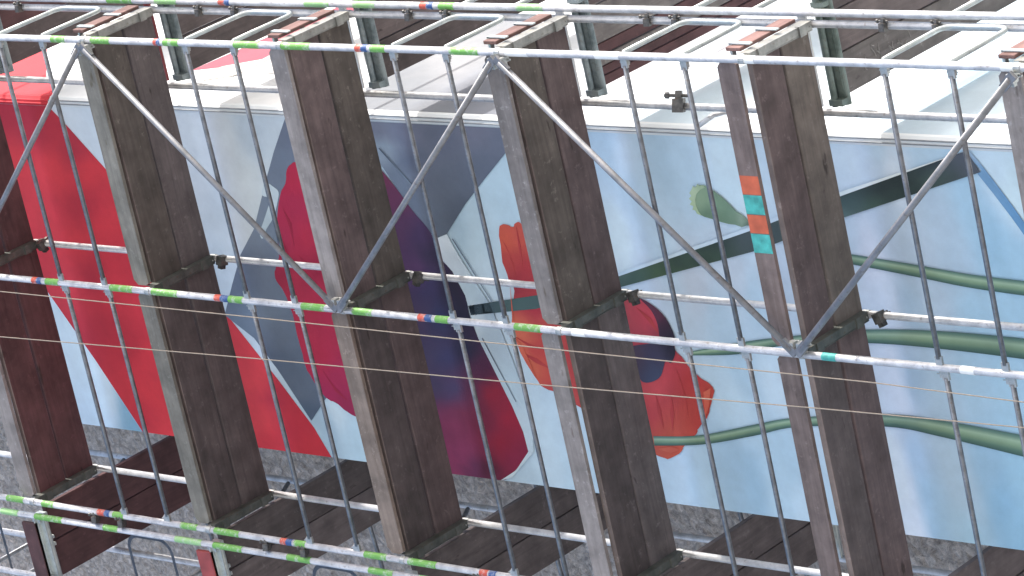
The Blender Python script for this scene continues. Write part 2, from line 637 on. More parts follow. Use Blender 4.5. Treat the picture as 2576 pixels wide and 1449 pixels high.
def wall_grid(name, x0, x1, z0, z1, nx, nz, fn):
    V, F = [], []
    for i in range(nx + 1):
        for j in range(nz + 1):
            V.append((x0 + (x1 - x0) * i / nx, WY, z0 + (z1 - z0) * j / nz))
    for i in range(nx):
        for j in range(nz):
            a = i * (nz + 1) + j
            F.append((a, a + nz + 1, a + nz + 2, a + 1))
    me = mesh(name, V, F, M['mural'])
    pigment(me, fn)
    return me


def base_col(co):
    u, vv = to_px(Vector(co))
    u = max(-100, min(2700, u))
    vv = max(250, min(1420, vv))
    return tuple(q * GAIN * 1.07 for q in idw(u - 0.245 * vv, vv * 0.42, BASE, 4.0, 220.0))


front = bpart('front_wall', wall_grid('front_wall', XL, XF, Z0 - 1.5, Z0 + 13.0, 70, 300, base_col))
v, f = box_geo(XL, XF, WY, WY + 0.045, ZB, Z0 - 1.503)
bpart('lower_front_wall', mesh('lower_front_wall', v, f, M['render']))
v, f = box_geo(XL, XF, WY, WY + 0.045, Z0 + 13.003, ZT)
bpart('upper_front_wall', mesh('upper_front_wall', v, f, M['render']))
v, f = box_geo(XL, XL + 0.018, WY + 0.002, 9.0, ZB, ZT)
bpart('far_side_wall', mesh('far_side_wall', v, f, M['render']))


def painted(name, pts, cols, layer=1, plane='front', cut=0.10, p=3.0, curve=0, amp=0.0, parent=None):
    """a painted field of the mural: outline and pigment as they stand on the wall"""
    if curve:
        pts = smooth_poly(pts, curve, amp)
    P3 = []
    for (u, vv) in pts:
        P3.append(on_y(u, vv, WY) if plane == 'front' else on_x(u, vv, XR))
    off = Vector((0, -0.002 * layer, 0)) if plane == 'front' else Vector((0.002 * layer, 0, 0))
    bm = bmesh.new()
    for q in P3:
        if plane == 'front':
            q.x = max(XL + 0.0005, min(XF - 0.0005, q.x))
        else:
            q.y = max(WY + 0.0605, q.y)
        bm.verts.new(q + off)
    bm.faces.new(bm.verts)
    bmesh.ops.remove_doubles(bm, verts=bm.verts, dist=1e-5)
    bmesh.ops.triangulate(bm, faces=bm.faces)
    ax = 0 if plane == 'front' else 1
    for k in (ax, 2):
        lo = min(w.co[k] for w in bm.verts)
        hi = max(w.co[k] for w in bm.verts)
        c = lo + cut
        no = [0, 0, 0]
        no[k] = 1
        while c < hi:
            co = [0, 0, 0]
            co[k] = c
            bmesh.ops.bisect_plane(bm, geom=bm.verts[:] + bm.edges[:] + bm.faces[:], plane_co=co, plane_no=no)
            c += cut
    want = Vector((0, -1, 0)) if plane == 'front' else Vector((1, 0, 0))
    bmesh.ops.recalc_face_normals(bm, faces=bm.faces)
    for fc in bm.faces:
        if fc.normal.dot(want) < 0:
            fc.normal_flip()
    me = bpy.data.meshes.new(name)
    bm.to_mesh(me)
    bm.free()
    me.materials.append(M['mural'])
    cl = [(x, y, lin(c)) for x, y, c in cols]
    pigment(me, lambda co: tuple(q * GAIN for q in idw(*to_px(Vector(co)), cl, p)))
    return bpart(name, me)


RED = (205, 40, 50)
painted('painted_red_drapery', [(-150, 200), (105, 200), (120, 262), (165, 312), (275, 435), (420, 590), (570, 790), (700, 955), (790, 1075), (836, 1155), (650, 1160), (440, 1120), (360, 1087),
                                (240, 905), (105, 712), (20, 590), (-150, 350)],
        [(20, 280, (178, 36, 54)), (60, 260, (170, 36, 55)), (100, 330, (172, 40, 58)), (40, 400, (214, 55, 62)), (110, 430, (215, 58, 66)), (190, 380, (170, 42, 60)), (230, 420, (205, 52, 62)),
         (90, 560, (210, 56, 66)), (200, 520, (172, 38, 56)), (150, 620, (205, 52, 62)), (290, 560, (203, 50, 62)), (230, 700, (168, 34, 54)), (300, 700, (198, 46, 60)), (170, 720, (208, 56, 66)),
         (350, 760, (200, 48, 62)), (260, 830, (172, 36, 54)), (320, 880, (178, 38, 54)), (370, 900, (202, 48, 60)), (400, 1000, (205, 50, 60)), (360, 1050, (185, 42, 58)), (420, 1080, (208, 54, 64)),
         (620, 900, (208, 56, 64)), (640, 960, (214, 60, 66)), (660, 1060, (215, 60, 66)), (700, 1000, (176, 38, 58)), (740, 1080, (184, 40, 58)), (800, 1140, (190, 42, 56)), (680, 1110, (205, 48, 58))], 1, curve=0)
SL = (88, 97, 114)
painted('painted_grey_drapery', [(716, 285), (1300, 285), (1272, 385), (1220, 450), (1170, 515), (1125, 588), (1096, 600), (1030, 520), (960, 415), (900, 700), (905, 1046), (822, 1000), (784, 1058),
                                 (700, 930), (640, 850), (566, 792), (585, 715), (606, 640), (640, 575), (668, 460), (690, 380)],
        [(690, 400, (112, 122, 138)), (720, 330, (105, 112, 128)), (660, 560, (120, 132, 148)), (620, 700, (98, 108, 124)), (680, 680, (106, 116, 132)), (640, 800, (112, 125, 140)), (720, 850, (100, 110, 126)),
         (700, 900, (84, 96, 114)), (770, 990, (92, 102, 118)), (760, 1040, (72, 88, 108)), (950, 330, (122, 124, 138)), (1020, 330, (110, 114, 132)), (1100, 350, (96, 102, 120)), (1200, 330, (112, 114, 130)),
         (1000, 450, (112, 122, 136)), (1060, 530, (100, 110, 124)), (1120, 480, (92, 100, 115)), (1150, 540, (78, 86, 100)), (1220, 420, (94, 102, 118)), (1250, 370, (104, 110, 126)), (1110, 580, (88, 98, 112)),
         (1040, 400, (92, 100, 118)), (960, 380, (150, 162, 172))], 2)
painted('painted_pale_fold', [(668, 458), (690, 470), (702, 482), (700, 505), (690, 545), (672, 575), (662, 600), (655, 585), (668, 545), (680, 500), (660, 490)],
        [(690, 490, (196, 208, 214)), (665, 580, (178, 194, 202))], 3, curve=3)
painted('painted_crimson_petal', [(733, 412), (750, 408), (775, 440), (850, 560), (960, 800), (960, 1080), (896, 1048), (868, 1030), (846, 1012), (822, 1000), (793, 962), (770, 920), (760, 880), (746, 830), (738, 790),
                                  (716, 735), (694, 700), (694, 676), (703, 645), (700, 600), (697, 560), (706, 490), (720, 460), (722, 430)],
        [(740, 450, (180, 34, 66)), (730, 520, (172, 36, 72)), (760, 600, (178, 36, 66)), (720, 600, (166, 38, 74)), (790, 690, (150, 24, 56)), (740, 700, (172, 40, 66)), (800, 740, (176, 36, 66)), (770, 800, (168, 38, 64)),
         (820, 800, (172, 34, 66)), (800, 900, (174, 34, 64)), (850, 950, (166, 36, 76)), (880, 1030, (150, 34, 74)), (830, 990, (160, 34, 78)), (705, 700, (150, 30, 60))], 3, curve=4, amp=0.8)
painted('painted_purple_petal', [(930, 400), (958, 424), (1000, 475), (1040, 530), (1085, 585), (1110, 650), (1140, 680), (1172, 742), (1182, 790), (1205, 850), (1250, 940), (1290, 1020), (1325, 1090), (1332, 1135), (1300, 1180),
                                 (1262, 1212), (1200, 1221), (1146, 1213), (1080, 1180), (1000, 900), (930, 650)],
        [(960, 440, (112, 46, 74)), (985, 500, (100, 46, 76)), (1010, 580, (84, 48, 80)), (1050, 590, (60, 40, 74)), (1090, 640, (42, 32, 58)), (1040, 680, (82, 48, 84)), (1080, 720, (52, 42, 76)), (1130, 720, (26, 22, 44)),
         (1060, 800, (72, 52, 76)), (1100, 800, (36, 42, 76)), (1160, 800, (24, 24, 48)), (1080, 900, (70, 58, 84)), (1120, 900, (52, 50, 84)), (1170, 880, (28, 30, 58)), (1220, 930, (70, 26, 58)), (1090, 970, (70, 56, 82)),
         (1140, 980, (66, 56, 88)), (1190, 980, (86, 34, 64)), (1240, 990, (142, 24, 50)), (1290, 1050, (150, 24, 52)), (1130, 1060, (132, 46, 78)), (1170, 1050, (114, 34, 62)), (1210, 1060, (105, 22, 52)),
         (1260, 1120, (138, 20, 48)), (1150, 1150, (140, 48, 84)), (1190, 1180, (92, 32, 66)), (1225, 1180, (70, 12, 38)), (1290, 1150, (130, 26, 60)), (1140, 1200, (136, 46, 80))], 3, curve=4)
painted('painted_pale_rim', [(1096, 600), (1126, 588), (1150, 632), (1200, 712), (1232, 760), (1262, 830), (1290, 900), (1320, 985), (1342, 1090), (1345, 1135), (1290, 1200), (1262, 1212), (1300, 1182), (1331, 1135), (1318, 1085), (1290, 1020),
                             (1250, 940), (1205, 850), (1186, 795), (1172, 742), (1140, 682), (1112, 650)],
        [(1110, 610, (200, 210, 216)), (1150, 660, (188, 200, 208)), (1195, 730, (178, 196, 206)), (1200, 800, (196, 208, 214)), (1240, 860, (166, 180, 190)), (1290, 980, (176, 194, 204)), (1330, 1080, (190, 205, 214)),
         (1300, 1190, (196, 208, 214)), (1230, 780, (150, 168, 182))], 4)
ORC = [(1275, 600, (196, 84, 62)), (1300, 590, (188, 78, 66)), (1280, 660, (176, 62, 60)), (1320, 680, (170, 50, 58)), (1300, 720, (150, 44, 56)), (1340, 780, (172, 48, 62)), (1300, 830, (212, 108, 80)), (1310, 870, (205, 100, 76)),
       (1350, 880, (180, 56, 58)), (1340, 930, (200, 96, 70)), (1380, 940, (192, 74, 62)), (1395, 980, (180, 66, 68)), (1600, 780, (190, 66, 76)), (1640, 800, (188, 62, 74)), (1590, 850, (170, 62, 72)), (1680, 850, (120, 46, 62)),
       (1560, 780, (150, 70, 72)), (1650, 980, (198, 72, 76)), (1640, 1050, (190, 66, 70)), (1700, 930, (186, 62, 70)), (1740, 960, (176, 52, 54)), (1780, 1000, (180, 66, 50)), (1760, 1050, (176, 58, 52)), (1700, 1050, (182, 72, 60)),
       (1690, 1090, (186, 78, 62)), (1660, 1135, (200, 90, 72)), (1700, 1140, (196, 84, 60)), (1690, 1000, (168, 56, 60)), (1450, 900, (176, 56, 60))]
painted('painted_orange_poppy', [(1258, 576), (1268, 565), (1282, 566), (1291, 571), (1300, 558), (1314, 562), (1340, 600), (1420, 700), (1520, 740), (1580, 752), (1612, 750), (1640, 768), (1672, 800), (1692, 842), (1700, 880), (1722, 905),
                                 (1752, 940), (1795, 972), (1790, 1010), (1782, 1050), (1760, 1075), (1752, 1090), (1722, 1120), (1718, 1132), (1690, 1152), (1660, 1146), (1600, 1120), (1500, 1050), (1410, 992),
                                 (1372, 976), (1345, 945), (1318, 900), (1304, 870), (1292, 835), (1288, 800), (1294, 730), (1276, 690), (1262, 640)], ORC, 3, curve=3, amp=1.8)
for fx in ([(1264, 600), (1284, 640), (1300, 700), (1292, 660), (1276, 620)], [(1300, 566), (1306, 620), (1318, 680), (1312, 620)], [(1292, 842), (1330, 862), (1376, 880), (1334, 872)], [(1310, 884), (1352, 900), (1392, 930), (1350, 912)],
           [(1700, 920), (1722, 985), (1734, 1050), (1728, 1000), (1712, 950)], [(1738, 945), (1762, 1000), (1768, 1050), (1756, 1005)], [(1650, 985), (1664, 1030), (1672, 1080), (1656, 1035)], [(1690, 990), (1698, 1040), (1694, 1085), (1688, 1040)],
           [(1776, 970), (1786, 1000), (1780, 1035), (1780, 1000)], [(1600, 770), (1640, 800), (1660, 840), (1632, 806)]):
    painted('painted_petal_fold', fx, [(fx[0][0], fx[0][1], (168, 52, 54)), (fx[2][0], fx[2][1], (176, 60, 60))], 4, cut=0.08)
for fx in ([(1296, 846), (1318, 872), (1340, 920), (1352, 950), (1330, 915), (1308, 876)], [(1284, 700), (1290, 760), (1296, 810), (1290, 790)], [(1772, 985), (1790, 975), (1786, 1020), (1776, 1050)], [(1656, 1128), (1690, 1122), (1712, 1130), (1690, 1138)]):
    painted('painted_petal_rim', fx, [(fx[0][0], fx[0][1], (204, 100, 78)), (fx[2][0], fx[2][1], (196, 88, 68))], 5, cut=0.08)
for fx in ([(712, 520), (735, 560), (742, 620), (730, 570)], [(712, 600), (728, 640), (732, 690), (722, 645)], [(752, 640), (790, 672), (800, 692), (770, 668)], [(740, 735), (762, 800), (782, 880), (764, 820)], [(812, 930), (842, 970), (880, 1010), (846, 984)]):
    painted('painted_petal_fold', fx, [(fx[0][0], fx[0][1], (152, 28, 58)), (fx[2][0], fx[2][1], (158, 32, 64))], 4, cut=0.08)
painted('painted_poppy_heart', [(1560, 880), (1600, 868), (1640, 862), (1680, 845), (1698, 872), (1700, 890), (1690, 912), (1676, 908), (1664, 945), (1640, 960), (1616, 958), (1600, 930), (1570, 920)],
        [(1640, 900, (58, 52, 74)), (1600, 900, (74, 56, 70)), (1690, 870, (30, 26, 44)), (1650, 945, (60, 66, 88))], 4, curve=4)
painted('painted_heart_shadow', [(1612, 750), (1640, 764), (1676, 798), (1700, 850), (1690, 868), (1664, 856), (1656, 815), (1640, 780)],
        [(1690, 850, (34, 30, 46)), (1650, 800, (92, 44, 62)), (1672, 820, (52, 34, 52))], 4, curve=3)
DG = [(1200, 780, (64, 82, 90)), (1300, 765, (72, 94, 92)), (1180, 785, (40, 52, 70)), (1560, 690, (78, 98, 92)), (1600, 710, (62, 86, 76)), (1700, 660, (48, 66, 62)), (1700, 690, (60, 84, 62)), (1660, 690, (66, 90, 66)),
      (1800, 610, (44, 58, 58)), (1800, 650, (58, 80, 66)), (1780, 660, (44, 60, 50)), (1880, 590, (72, 82, 86)), (1900, 620, (66, 78, 80)), (2130, 500, (56, 74, 74)), (2130, 540, (90, 112, 110)), (2200, 480, (34, 46, 48)),
      (2200, 520, (62, 84, 72)), (2250, 500, (46, 62, 58)), (2260, 460, (28, 38, 42)), (2290, 480, (36, 52, 48)), (2350, 450, (66, 84, 76)), (2350, 420, (44, 52, 62)), (2420, 400, (86, 90, 104)), (2440, 430, (80, 86, 94)), (2400, 440, (60, 72, 72))]
painted('painted_thick_stem', [(1180, 768), (1350, 742), (1555, 694), (1905, 573), (2120, 490), (2432, 374), (2468, 432), (2125, 546), (1910, 628), (1560, 722), (1350, 776), (1186, 792)], DG, 4, p=2.5)
painted('painted_stem_highlight', [(1555, 686), (1905, 564), (2120, 480), (2432, 365), (2432, 375), (2120, 491), (1905, 574), (1555, 695)],
        [(1600, 680, (196, 214, 226)), (1900, 570, (200, 216, 228)), (2200, 460, (222, 232, 240)), (2420, 372, (226, 234, 242))], 5)
SG = (120, 146, 120)


def stem(name, top, bot, layer=4):
    """a stem as a strip with its painted light and dark sides"""
    prof = [(0.0, (74, 104, 98)), (0.14, (96, 126, 112)), (0.34, (148, 172, 146)), (0.55, (124, 150, 122)), (0.78, (84, 114, 98)), (1.0, (56, 84, 80))]
    V, F, Cc = [], [], []
    n, m = len(top), len(prof)
    for i in range(n):
        k = 1.0 + 0.10 * math.sin(i * 0.37 + 1.0) + 0.05 * math.sin(i * 0.9)
        for t, c in prof:
            u = top[i][0] + (bot[i][0] - top[i][0]) * t
            w = top[i][1] + (bot[i][1] - top[i][1]) * t
            q = on_y(u, w, WY)
            V.append((q.x, WY - 0.002 * layer, q.z))
            Cc.append(tuple(x * k * GAIN for x in lin(c)))
    for i in range(n - 1):
        for j in range(m - 1):
            a_ = i * m + j
            F.append((a_, a_ + 1, a_ + m + 1, a_ + m))
    me = mesh(name, V, F, M['mural'])
    at = me.color_attributes.new('pigment', 'FLOAT_COLOR', 'POINT')
    for i, c in enumerate(Cc):
        at.data[i].color = (*c, 1)
    bm = bmesh.new()
    bm.from_mesh(me)
    for fc in bm.faces:
        if fc.normal.y > 0:
            fc.normal_flip()
    bm.to_mesh(me)
    bm.free()
    bpart(name, me)


def dens(pts, k=6):
    out = []
    n = len(pts)
    for i in range(n - 1):
        p0 = Vector((*pts[max(i - 1, 0)], 0)); p1 = Vector((*pts[i], 0)); p2 = Vector((*pts[i + 1], 0)); p3 = Vector((*pts[min(i + 2, n - 1)], 0))
        for s in range(k):
            t = s / k
            q = 0.5 * ((2 * p1) + (p2 - p0) * t + (2 * p0 - 5 * p1 + 4 * p2 - p3) * t * t + (3 * p1 - p0 - 3 * p2 + p3) * t ** 3)
            out.append((q.x, q.y))
    out.append(pts[-1])
    return out


stem('painted_stem', dens([(2060, 626), (2140, 638), (2300, 664), (2450, 690), (2650, 714)]), dens([(2060, 650), (2145, 664), (2300, 694), (2450, 724), (2650, 752)]))
stem('painted_stem', dens([(1735, 884), (1860, 861), (1960, 848), (2180, 828), (2400, 834), (2650, 858)]), dens([(1735, 893), (1860, 890), (1980, 868), (2185, 862), (2400, 880), (2650, 912)]))
stem('painted_stem', dens([(1645, 1096), (1760, 1094), (1900, 1067), (2000, 1050), (2220, 1040), (2380, 1058), (2650, 1108)]), dens([(1648, 1120), (1770, 1117), (1900, 1095), (2010, 1073), (2230, 1072), (2380, 1100), (2650, 1166)]))
BUDC = [(1752, 480, (122, 150, 118)), (1760, 505, (126, 154, 120)), (1785, 500, (120, 150, 116)), (1805, 520, (106, 140, 110)), (1825, 545, (78, 112, 84)), (1840, 530, (104, 136, 110)), (1780, 540, (72, 104, 78)),
        (1862, 552, (142, 164, 142)), (1850, 556, (78, 110, 82)), (1890, 562, (52, 78, 62)), (1845, 518, (82, 114, 90)), (1800, 490, (88, 118, 94))]
BUDC = [(x, y, tuple(v + (215 - v) * 0.16 for v in c)) for x, y, c in BUDC]
painted('painted_poppy_bud', [(1750, 470), (1762, 464), (1778, 466), (1797, 478), (1818, 494), (1838, 513), (1855, 531), (1868, 538), (1880, 549), (1904, 567), (1880, 566), (1868, 570), (1852, 564), (1834, 562), (1812, 556), (1792, 549),
                              (1774, 544), (1760, 536), (1750, 526), (1745, 512), (1743, 498), (1745, 482)], BUDC, 5, cut=0.04)
painted('painted_bud_crown', [(1742, 476), (1746, 466), (1752, 470), (1757, 461), (1763, 467), (1772, 463), (1776, 470), (1764, 476), (1755, 486), (1752, 500), (1753, 514), (1760, 530), (1768, 541), (1756, 536), (1752, 528), (1745, 526), (1747, 517),
                              (1738, 513), (1743, 505), (1736, 498), (1742, 491), (1737, 484)], [(1745, 480, (176, 194, 164)), (1750, 525, (166, 186, 150)), (1765, 466, (150, 172, 140))], 6, cut=0.04)
painted('painted_fold_line', [(2424, 372), (2440, 378), (2466, 408), (2500, 452), (2545, 512), (2600, 590), (2600, 622), (2545, 545), (2500, 486), (2460, 436), (2470, 428)],
        [(2440, 395, (150, 172, 192)), (2480, 440, (112, 152, 186)), (2560, 550, (104, 150, 188))], 3)
for nm, a, b, w in (('painted_seam', (955, 372), (1040, 468), 2.0), ('painted_seam', (1140, 600), (1240, 760), 1.8), ('painted_seam', (1215, 850), (1300, 1010), 1.8)):
    painted(nm, [(a[0], a[1]), (a[0] + w, a[1] - w * .8), (b[0] + w, b[1] - w * .8), (b[0], b[1])], [(a[0], a[1], (78, 86, 100)), (b[0], b[1], (120, 134, 146))], 6)

# side wall round the corner, sunlit, with the mural running on
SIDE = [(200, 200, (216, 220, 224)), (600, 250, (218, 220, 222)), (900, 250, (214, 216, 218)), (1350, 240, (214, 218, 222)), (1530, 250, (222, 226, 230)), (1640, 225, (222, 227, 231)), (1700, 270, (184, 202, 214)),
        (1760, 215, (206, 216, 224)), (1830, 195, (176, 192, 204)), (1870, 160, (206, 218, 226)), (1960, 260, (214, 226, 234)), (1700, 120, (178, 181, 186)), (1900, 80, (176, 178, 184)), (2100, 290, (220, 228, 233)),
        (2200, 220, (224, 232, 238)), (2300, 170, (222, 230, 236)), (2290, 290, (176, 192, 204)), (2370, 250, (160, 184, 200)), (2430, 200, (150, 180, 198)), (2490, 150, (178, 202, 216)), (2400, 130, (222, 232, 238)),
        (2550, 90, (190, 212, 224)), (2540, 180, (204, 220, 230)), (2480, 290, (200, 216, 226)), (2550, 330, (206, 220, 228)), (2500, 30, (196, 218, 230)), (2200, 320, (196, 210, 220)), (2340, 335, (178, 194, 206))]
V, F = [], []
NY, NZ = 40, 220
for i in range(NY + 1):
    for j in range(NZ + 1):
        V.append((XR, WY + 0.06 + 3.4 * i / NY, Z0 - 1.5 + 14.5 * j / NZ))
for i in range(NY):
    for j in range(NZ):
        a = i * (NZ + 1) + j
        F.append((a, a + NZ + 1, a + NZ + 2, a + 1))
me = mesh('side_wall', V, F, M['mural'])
SIDEL = [(x + 2.0 * y, y * 0.5, lin(c)) for x, y, c in SIDE]     # paler and darker blue-grey bands run back along the wall
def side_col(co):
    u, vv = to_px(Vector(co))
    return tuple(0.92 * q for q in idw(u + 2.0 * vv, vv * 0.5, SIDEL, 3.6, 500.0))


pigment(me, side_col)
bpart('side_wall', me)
v, f = box_geo(XR - 0.025, XR, WY + 0.06, 9.0, ZB, Z0 - 1.503)
bpart('lower_side_wall', mesh('lower_side_wall', v, f, M['render']))
v, f = box_geo(XR - 0.025, XR, WY + 3.463, 9.0, Z0 - 1.5, ZT)
bpart('rear_side_wall', mesh('rear_side_wall', v, f, M['render']))
v, f = box_geo(XR - 0.025, XR, WY + 0.06, WY + 3.46, Z0 + 13.003, ZT)
bpart('upper_side_wall', mesh('upper_side_wall', v, f, M['render']))
painted('painted_red_return', [(-200, 150), (60, 60), (200, 20), (118, 120), (116, 190), (118, 250), (-200, 236)], [(0, 200, (205, 50, 58)), (60, 150, (200, 52, 60))], 1, 'side', cut=0.3)
painted('painted_grey_return', [(915, 275), (920, 222), (1080, 130), (1260, 50), (1400, 60), (1330, 110), (1290, 210), (1280, 312)], [(1000, 200, (116, 120, 126)), (1200, 250, (104, 108, 118)), (1150, 150, (138, 140, 144))], 1, 'side', cut=0.2)
painted('painted_pink_stripe', [(480, 178), (700, 82), (850, 18), (930, 18), (760, 95), (660, 150), (600, 165)], [(600, 140, (150, 78, 92)), (800, 60, (146, 66, 80))], 1, 'side', cut=0.3)
painted('painted_grey_blocks', [(500, 190), (560, 168), (660, 150), (760, 95), (770, 130), (700, 185), (600, 190), (510, 204)], [(520, 190, (176, 176, 170)), (640, 165, (196, 194, 188)), (700, 150, (170, 168, 166))], 2, 'side', cut=0.2)

# corner bead: chamfer with two joint lines
z0, z1 = ZB, ZT
prof = [(XF, WY - 0.0), (XF + 0.018, WY - 0.004), (XF + 0.022, WY + 0.004), (XF + 0.040, WY + 0.008), (XF + 0.044, WY + 0.018), (XR - 0.004, WY + 0.036), (XR + 0.001, WY + 0.060)]
V = [(x, y, z) for (x, y) in prof for z in (z0, z1)]
F = [(2 * i, 2 * i + 2, 2 * i + 3, 2 * i + 1) for i in range(len(prof) - 1)]
bpart('corner_bead', mesh('corner_bead', V, F, M['bead']))
redb = [(x - 0.0, y - 0.003, z) for (x, y) in prof for z in (on_y(118, 250, WY).z, Z0 + 13)]
bpart('painted_bead', mesh('painted_bead', [(x + 0.002, y, z) for (x, y, z) in redb], F, plain_mat('red_mural_paint', lin((190, 40, 52)), 0.8, 0.06, 5)))
for (xx, yy) in ((XF + 0.020, WY - 0.0055), (XF + 0.042, WY + 0.0065)):
    v, f = box_geo(xx - 0.003, xx + 0.003, yy - 0.001, yy + 0.012, z0, on_y(118, 250, WY).z)
    bpart('joint_line', mesh('joint_line', v, f, M['groove']))

# ------------------------------------------------------------------ roughcast wing behind, seen past the left edge
wing = thing('roughcast_building', (-8.5, 6.0, 0), 'grey roughcast wall of the building wing behind the scaffolding, along the bottom edge', 'building')
bm = bmesh.new()
NXW, NZW = 110, 330
X0, X1, ZA, ZC = -7.6, -3.0, Z0 - 1.0, Z0 + 15.0
vs = {}
rnd = random.Random(3)
for i in range(NXW + 1):
    for j in range(NZW + 1):
        vs[i, j] = bm.verts.new((X0 + (X1 - X0) * i / NXW, 2.55 + rnd.uniform(-0.012, 0.012), ZA + (ZC - ZA) * j / NZW))
for i in range(NXW):
    for j in range(NZW):
        bm.faces.new((vs[i, j], vs[i + 1, j], vs[i + 1, j + 1], vs[i, j + 1]))
me = bpy.data.meshes.new('roughcast_face')
bm.to_mesh(me)
bm.free()
me.materials.append(M['roughcast'])
o = obj('roughcast_face', me, wing)
o.location = (8.5, -6.0, 0)
v, f = box_geo(-16, XL - 0.01, 2.60, 10, 0, 29)
o = obj('wing_body', mesh('wing_body', v, f, M['roughcast']), wing)
o.location = (8.5, -6.0, 0)

# ------------------------------------------------------------------ scaffold parts
R0 = 0.0242


def coupler_mesh(name, mat):
    g1 = box_geo(-0.034, 0.034, -0.034, 0.034, -0.028, 0.028)
    g2 = box_geo(0.030, 0.075, -0.018, 0.018, -0.016, 0.016)
    g3 = tube_geo([(0.05, 0, -0.05), (0.05, 0, 0.075)], 0.009, 6)
    g4 = tube_geo([(0.05, 0, 0.05), (0.05, 0, 0.07)], 0.017, 6)
    g5 = box_geo(-0.02, 0.02, 0.03, 0.062, -0.02, 0.022)
    v, f = join_geo(g1, g2, g3, g4, g5)
    return mesh(name, v, f, mat)


CM = coupler_mesh('coupler', M['coupler'])
CMP = coupler_mesh('coupler', M['coupler_pale'])


def wedge_mesh(name, mat):
    """rosette plate with a wedge head on it"""
    v1, f1 = tube_geo([(0, 0, -0.022), (0, 0, 0.022)], 0.0285, 12)
    g2 = box_geo(0.022, 0.075, -0.016, 0.016, -0.022, 0.026)
    g3 = box_geo(0.046, 0.052, -0.005, 0.005, -0.04, 0.06)
    v, f = join_geo((v1, f1), g2, g3)
    return mesh(name, v, f, mat)


WM = wedge_mesh('wedge_head', M['coupler_pale'])


def couple(parent, pos, me=None, rz=0.0, rx=0.0, name='coupler', s=1.0):
    o = obj(name, me or CM, parent)
    p = parent
    o.matrix_local = Matrix.Translation(Vector(pos)) @ Matrix.Rotation(rz, 4, 'Z') @ Matrix.Rotation(rx, 4, 'X') @ Matrix.Scale(s, 4)
    return o


def standard(parent, x, y, zlo, zhi, mat, marks=(), px_y=None, base=True):
    """upright tube with spigot joints, rosettes and painted bands; marks: (pixel x0, x1, pixel y, colour)"""
    o = tube('standard', (x, y, zlo), (x, y, zhi), R0, mat, parent, 18)
    for (u0, u1, vv, c) in marks:
        za, zb = on_y(u0, vv, y).z, on_y(u1, vv, y).z
        za, zb = max(za, zb), min(za, zb)
        gv, gf = tube_geo([(zb - zlo, 0, 0), (za - zlo, 0, 0)], R0 + 0.0009, 18, False)
        obj('paint_mark', mesh('paint_mark', gv, gf, M[c], True), o)
    return o


FS = thing('front_scaffold', (0, 0, 0), 'tubular steel scaffold frame standing in front of the poppy mural', 'scaffold')
ZLO, ZHI = 0.0, 27.0
m1 = [(130, 165, 90, 'green'), (230, 277, 93, 'green'), (388, 396, 98, 'red'), (396, 405, 98, 'blue'), (412, 450, 98, 'green'), (590, 654, 105, 'green'), (706, 781, 110, 'green'), (896, 911, 115, 'red'), (911, 926, 115, 'blue'),
      (934, 971, 117, 'green'), (1134, 1206, 124, 'green'), (1275, 1330, 130, 'white'), (1500, 1560, 137, 'white'), (1860, 1900, 147, 'white'), (2520, 2560, 158, 'white')]
standard(FS, XP[0], 0, ZLO, ZHI, M['pole'], m1)
m2 = [(84, 96, 705, 'red'), (96, 108, 706, 'blue'), (118, 150, 708, 'green'), (280, 335, 722, 'green'), (385, 448, 733, 'green'), (543, 558, 748, 'red'), (558, 578, 750, 'blue'), (578, 613, 752, 'green'), (762, 819, 770, 'green'),
      (891, 939, 784, 'green'), (1056, 1073, 800, 'red'), (1073, 1090, 801, 'blue'), (1099, 1131, 803, 'green'), (1298, 1363, 822, 'green'), (1443, 1476, 836, 'white'), (2072, 2107, 900, 'turq'), (2420, 2455, 932, 'white')]
standard(FS, XP[1], 0, ZLO, ZHI, M['pole'], m2)
m3 = [(20, 61, 1250, 'green'), (109, 137, 1266, 'green'), (249, 266, 1289, 'red'), (266, 279, 1291, 'blue'), (288, 314, 1296, 'green'), (459, 499, 1324, 'green'), (544, 604, 1340, 'green'), (710, 724, 1364, 'red'), (724, 739, 1366, 'blue'),
      (745, 772, 1370, 'green'), (921, 975, 1398, 'green'), (1032, 1100, 1418, 'green'), (1211, 1231, 1443, 'red'), (1235, 1252, 1446, 'blue')]
standard(FS, XP[2], 0, ZLO, ZHI, M['pole'], m3)
for x in XP:
    standard(FS, x, YI, ZLO, ZHI, M['pole'] if x < 0 else M['pole_old'])
for x in XP:
    for y in (0, YI):
        gv, gf = join_geo(box_geo(-0.075, 0.075, -0.075, 0.075, 0.004, 0.012), tube_geo([(0, 0, 0.012), (0, 0, 0.35)], 0.030, 12))
        o = obj('base_plate', mesh('base_plate', gv, gf, M['pole_old'], False), FS)
        o.location = (x, y, 0)

zl = lambda k: LV[k] + Z0
# transoms: a channel under the planks from outer to inner standard
def transom_mesh(name, L, mat):
    gv, gf = join_geo(box_geo(0.03, L - 0.03, -0.024, 0.024, -0.022, 0.026), box_geo(0.03, L - 0.03, -0.030, -0.026, -0.024, 0.058), box_geo(0.03, L - 0.03, 0.026, 0.030, -0.024, 0.058),
                      box_geo(0.10, 0.16, -0.034, 0.034, -0.034, 0.0), box_geo(L - 0.16, L - 0.10, -0.034, 0.034, -0.034, 0.0))
    return mesh(name, gv, gf, mat)


